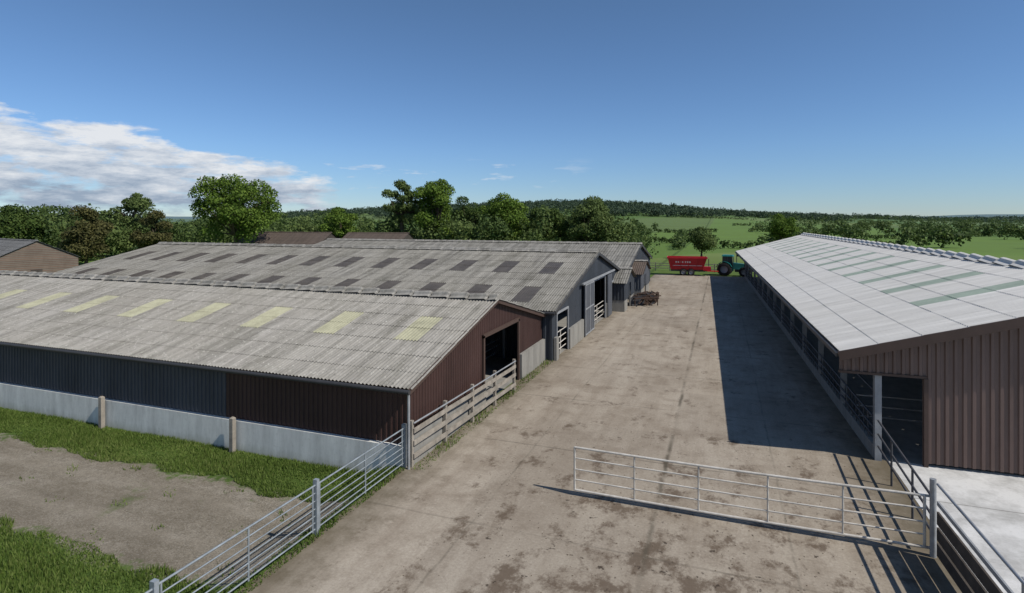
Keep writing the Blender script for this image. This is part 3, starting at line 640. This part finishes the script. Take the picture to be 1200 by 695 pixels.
for (Z0,u0,u1,dz) in((160,850,1260,6),(225,740,1260,-18),(300,900,1260,12),(360,690,1260,25),(470,860,1280,-20),(600,700,1260,-10),(750,880,1260,30),(950,880,1300,-40),(1250,860,1300,50)):
    n=int((u1-u0)/667*Z0/3.2)
    for i in range(n):
        if math.sin(i*0.21+Z0)>0.85: continue
        u=u0+(u1-u0)*i/n; Z=Z0+dz*math.sin(u/90+Z0)+random.uniform(-2,2)
        x,y=c2w(Z,A_(u)); big=random.random()<((0.65 if Z0>=300 else 0.45) if u>880 else 0.08)
        h=random.uniform(5.0,9.0) if big else random.uniform(1.6,2.8)
        if Z0<200: h=min(h,6.5)
        items.append((x,y,h,h*0.95 if big else 3.8,(210 if big else 90) if Z0<400 else 60))
for (ua,ub,Za,Zb) in((795,800,160,300),(930,1010,225,400),(1100,1230,225,400),(760,740,300,520),(1000,1040,400,680)):
    for i in range(40):
        t=i/39; x,y=c2w(Za+(Zb-Za)*t,A_(ua+(ub-ua)*t)); h=random.uniform(1.6,4.5); items.append((x,y,h,4.0,70))
mass('hedgerows',items,'leafbelt',0.58)
items=[]
for k in range(1000):
    u=random.uniform(850,1300); Z=random.uniform(1100,2700); x,y=c2w(Z,A_(u))
    if math.sin(x/160)*math.sin(y/210)>-0.15: items.append((x,y,random.uniform(10,16),26,30))
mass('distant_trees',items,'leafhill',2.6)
# grass blades
def blades(n,x0,x1,y0,y1): return rng.uniform(x0,x1,n),rng.uniform(y0,y1,n)
bl=[blades(70000,-40,-9.95,13.7,16.08),blades(55000,-24,-9.95,5,10.1),blades(6000,-24,-9.95,10,13.8),blades(3500,-9.95,-9.5,3,16),blades(2500,-60,-24,6,10),blades(1500,-9.4,-8.9,16,31)]
edge=lambda x,y: np.sin(x*1.7)+np.sin(x*0.6+2)+np.sin(x*4.1)*0.5
x=np.concatenate([b[0] for b in bl]); y=np.concatenate([b[1] for b in bl])
inb=((y>9.95-0.22*edge(x,y))&(y<13.95+0.2*edge(x+5,y)))&(x<-9.95)
tuft=(np.sin(x*2.1+np.sin(y*3))*np.sin(y*2.7+x*0.7)>0.80)&(rng.random(len(x))<0.6)
keep=(~inb)|tuft
x=x[keep];y=y[keep]
n=len(x); z=terr(x,np.zeros(n)); h=rng.uniform(0.04,0.14,n)*(1+0.6*np.sin(x*0.9)*np.sin(y*2)); w=rng.uniform(0.012,0.024,n); t=rng.uniform(0,np.pi,n); lx=rng.normal(size=n)*0.04; ly=rng.normal(size=n)*0.04
V=np.stack([np.stack([x-np.cos(t)*w,y-np.sin(t)*w,z],1),np.stack([x+np.cos(t)*w,y+np.sin(t)*w,z],1),np.stack([x+lx,y+ly,z+h],1)],1)
me=bpy.data.meshes.new('grass'); me.from_pydata(V.reshape(-1,3).tolist(),[],np.arange(3*n).reshape(n,3).tolist()); me.materials.append(M['blade'])
o=bpy.data.objects.new('grass',me); scene.collection.objects.link(o)
def crumbs(name,n,xr,yr,s0,s1,m,flat):
    x=rng.uniform(*xr,n); y=rng.uniform(*yr,n); s=rng.uniform(s0,s1,n)**1.0; z=terr(x,np.zeros(n))+0.01
    base=np.array([[1,0,0],[0,1,0],[-1,0.1,0],[0,-1,0],[0.1,0,flat]])
    r=rng.uniform(0,6.28,n); c,sn=np.cos(r),np.sin(r); V=np.empty((n,5,3))
    for i,b in enumerate(base):
        j=rng.uniform(0.6,1.2,n); V[:,i,0]=x+s*j*(b[0]*c-b[1]*sn); V[:,i,1]=y+s*j*(b[0]*sn+b[1]*c); V[:,i,2]=z+s*j*b[2]
    f=np.array([[0,1,4],[1,2,4],[2,3,4],[3,0,4]]); F=(f[None]+5*np.arange(n)[:,None,None]).reshape(-1,3)
    me=bpy.data.meshes.new(name); me.from_pydata(V.reshape(-1,3).tolist(),[],F.tolist()); me.materials.append(M[m]); o=bpy.data.objects.new(name,me); scene.collection.objects.link(o)
crumbs('loose_stones',4500,(-30,-9.95),(9.8,14.0),0.008,0.028,'pebble',0.5)
crumbs('manure_crumbs',900,(-7,4.2),(8,22),0.008,0.026,'dung',0.4)
# ------------------------------------------------------------------ sky, sun, camera
s=Vector((0.94,-0.15,1.0)).normalized()
w=bpy.data.worlds.new('World'); scene.world=w; w.use_nodes=True; t=w.node_tree
for nn in list(t.nodes): t.nodes.remove(nn)
k=NT.__new__(NT); k.t=t; k._o=None
out=t.nodes.new('ShaderNodeOutputWorld')
sky=t.nodes.new('ShaderNodeTexSky'); sky.sky_type='NISHITA'; sky.sun_disc=False
sky.sun_elevation=math.asin(s.z); sky.sun_rotation=math.atan2(s.x,s.y); sky.air_density=1.0; sky.dust_density=0.0; sky.ozone_density=3.0; sky.altitude=300
tc=t.nodes.new('ShaderNodeTexCoord').outputs['Generated']; x,y,z=k.sep(tc)
az=k.ma('ARCTAN2',x,y); el=k.ma('DIVIDE',z,k.ma('SQRT',k.ma('ADD',k.ma('MULTIPLY',x,x),k.ma('MULTIPLY',y,y))))
tint=k.ramp(k.ma('ABSOLUTE',el),[(0.0,(0.66,0.83,1.12)),(0.12,(0.74,0.93,1.20)),(0.45,(0.82,0.97,1.08))])
skc=k.mix(1.0,sky.outputs[0],tint,'MULTIPLY')
bg=t.nodes.new('ShaderNodeBackground'); bg.inputs[1].default_value=0.088; t.links.new(skc,bg.inputs[0])
cb=t.nodes.new('ShaderNodeCombineXYZ'); k.put(cb.inputs[0],k.ma('MULTIPLY',az,9.0)); k.put(cb.inputs[1],k.ma('MULTIPLY',el,32.0))
nz=k.noise(cb.outputs[0],1.0,10,0.62,0.15)
topv=k.ma('ADD',k.ma('MULTIPLY',k.ma('SUBTRACT',k.ma('MULTIPLY',az,-1.0),0.63),0.17),0.082)
mt=k.mr(k.ma('SUBTRACT',topv,el),-0.008,0.022); ma_=k.mr(az,-0.56,-0.74); mbm=k.mr(el,0.0,0.03)
dens=k.ma('MULTIPLY',k.ma('MULTIPLY',mt,ma_),mbm)
thr=k.ma('ADD',nz,k.ma('MULTIPLY',dens,0.335)); d1=k.mr(thr,0.66,0.80); d1=k.ma('MULTIPLY',d1,k.mr(dens,0.0,0.2))
cb2=t.nodes.new('ShaderNodeCombineXYZ'); k.put(cb2.inputs[0],k.ma('MULTIPLY',az,11.0)); k.put(cb2.inputs[1],k.ma('MULTIPLY',el,60.0)); cb2.inputs[2].default_value=4.2
n2=k.noise(cb2.outputs[0],1.0,6,0.6); band=k.ma('MULTIPLY',k.mr(el,0.045,0.065),k.mr(el,0.11,0.09)); band=k.ma('MULTIPLY',band,k.mr(az,-0.2,-0.35))
d2=k.ma('MULTIPLY',k.mr(n2,0.60,0.72),k.ma('MULTIPLY',band,0.7))
d=k.ma('MAXIMUM',d1,d2); d=k.ma('MULTIPLY',d,0.95)
shade=k.noise(cb.outputs[0],1.7,7,0.65); rel=k.ma('SUBTRACT',el,k.ma('MULTIPLY',topv,0.5))
cc=k.ramp(k.ma('ADD',shade,k.ma('MULTIPLY',rel,3.2)),[(0.32,(0.33,0.41,0.53)),(0.5,(0.58,0.64,0.73)),(0.68,(0.86,0.88,0.91))])
b2=t.nodes.new('ShaderNodeBackground'); t.links.new(cc,b2.inputs[0]); b2.inputs[1].default_value=0.92
ms=t.nodes.new('ShaderNodeMixShader'); t.links.new(d,ms.inputs[0]); t.links.new(bg.outputs[0],ms.inputs[1]); t.links.new(b2.outputs[0],ms.inputs[2]); t.links.new(ms.outputs[0],out.inputs[0])
L=bpy.data.lights.new('sun','SUN'); L.energy=4.5; L.angle=math.radians(0.5); L.color=(1,0.95,0.87)
lo=bpy.data.objects.new('sun',L); scene.collection.objects.link(lo); lo.rotation_euler=s.to_track_quat('Z','Y').to_euler(); lo.location=(30,-10,60)
cam=bpy.data.cameras.new('camera'); cam.sensor_width=36; cam.lens=20.01; cam.shift_y=-0.0746; cam.clip_start=0.1; cam.clip_end=12000
co=bpy.data.objects.new('camera',cam); scene.collection.objects.link(co); co.location=(0,0,8); co.rotation_euler=(math.radians(90),0,math.radians(20.2))
scene.camera=co
scene.view_settings.view_transform='Standard'; scene.view_settings.look='None'; scene.view_settings.exposure=0; scene.view_settings.gamma=1
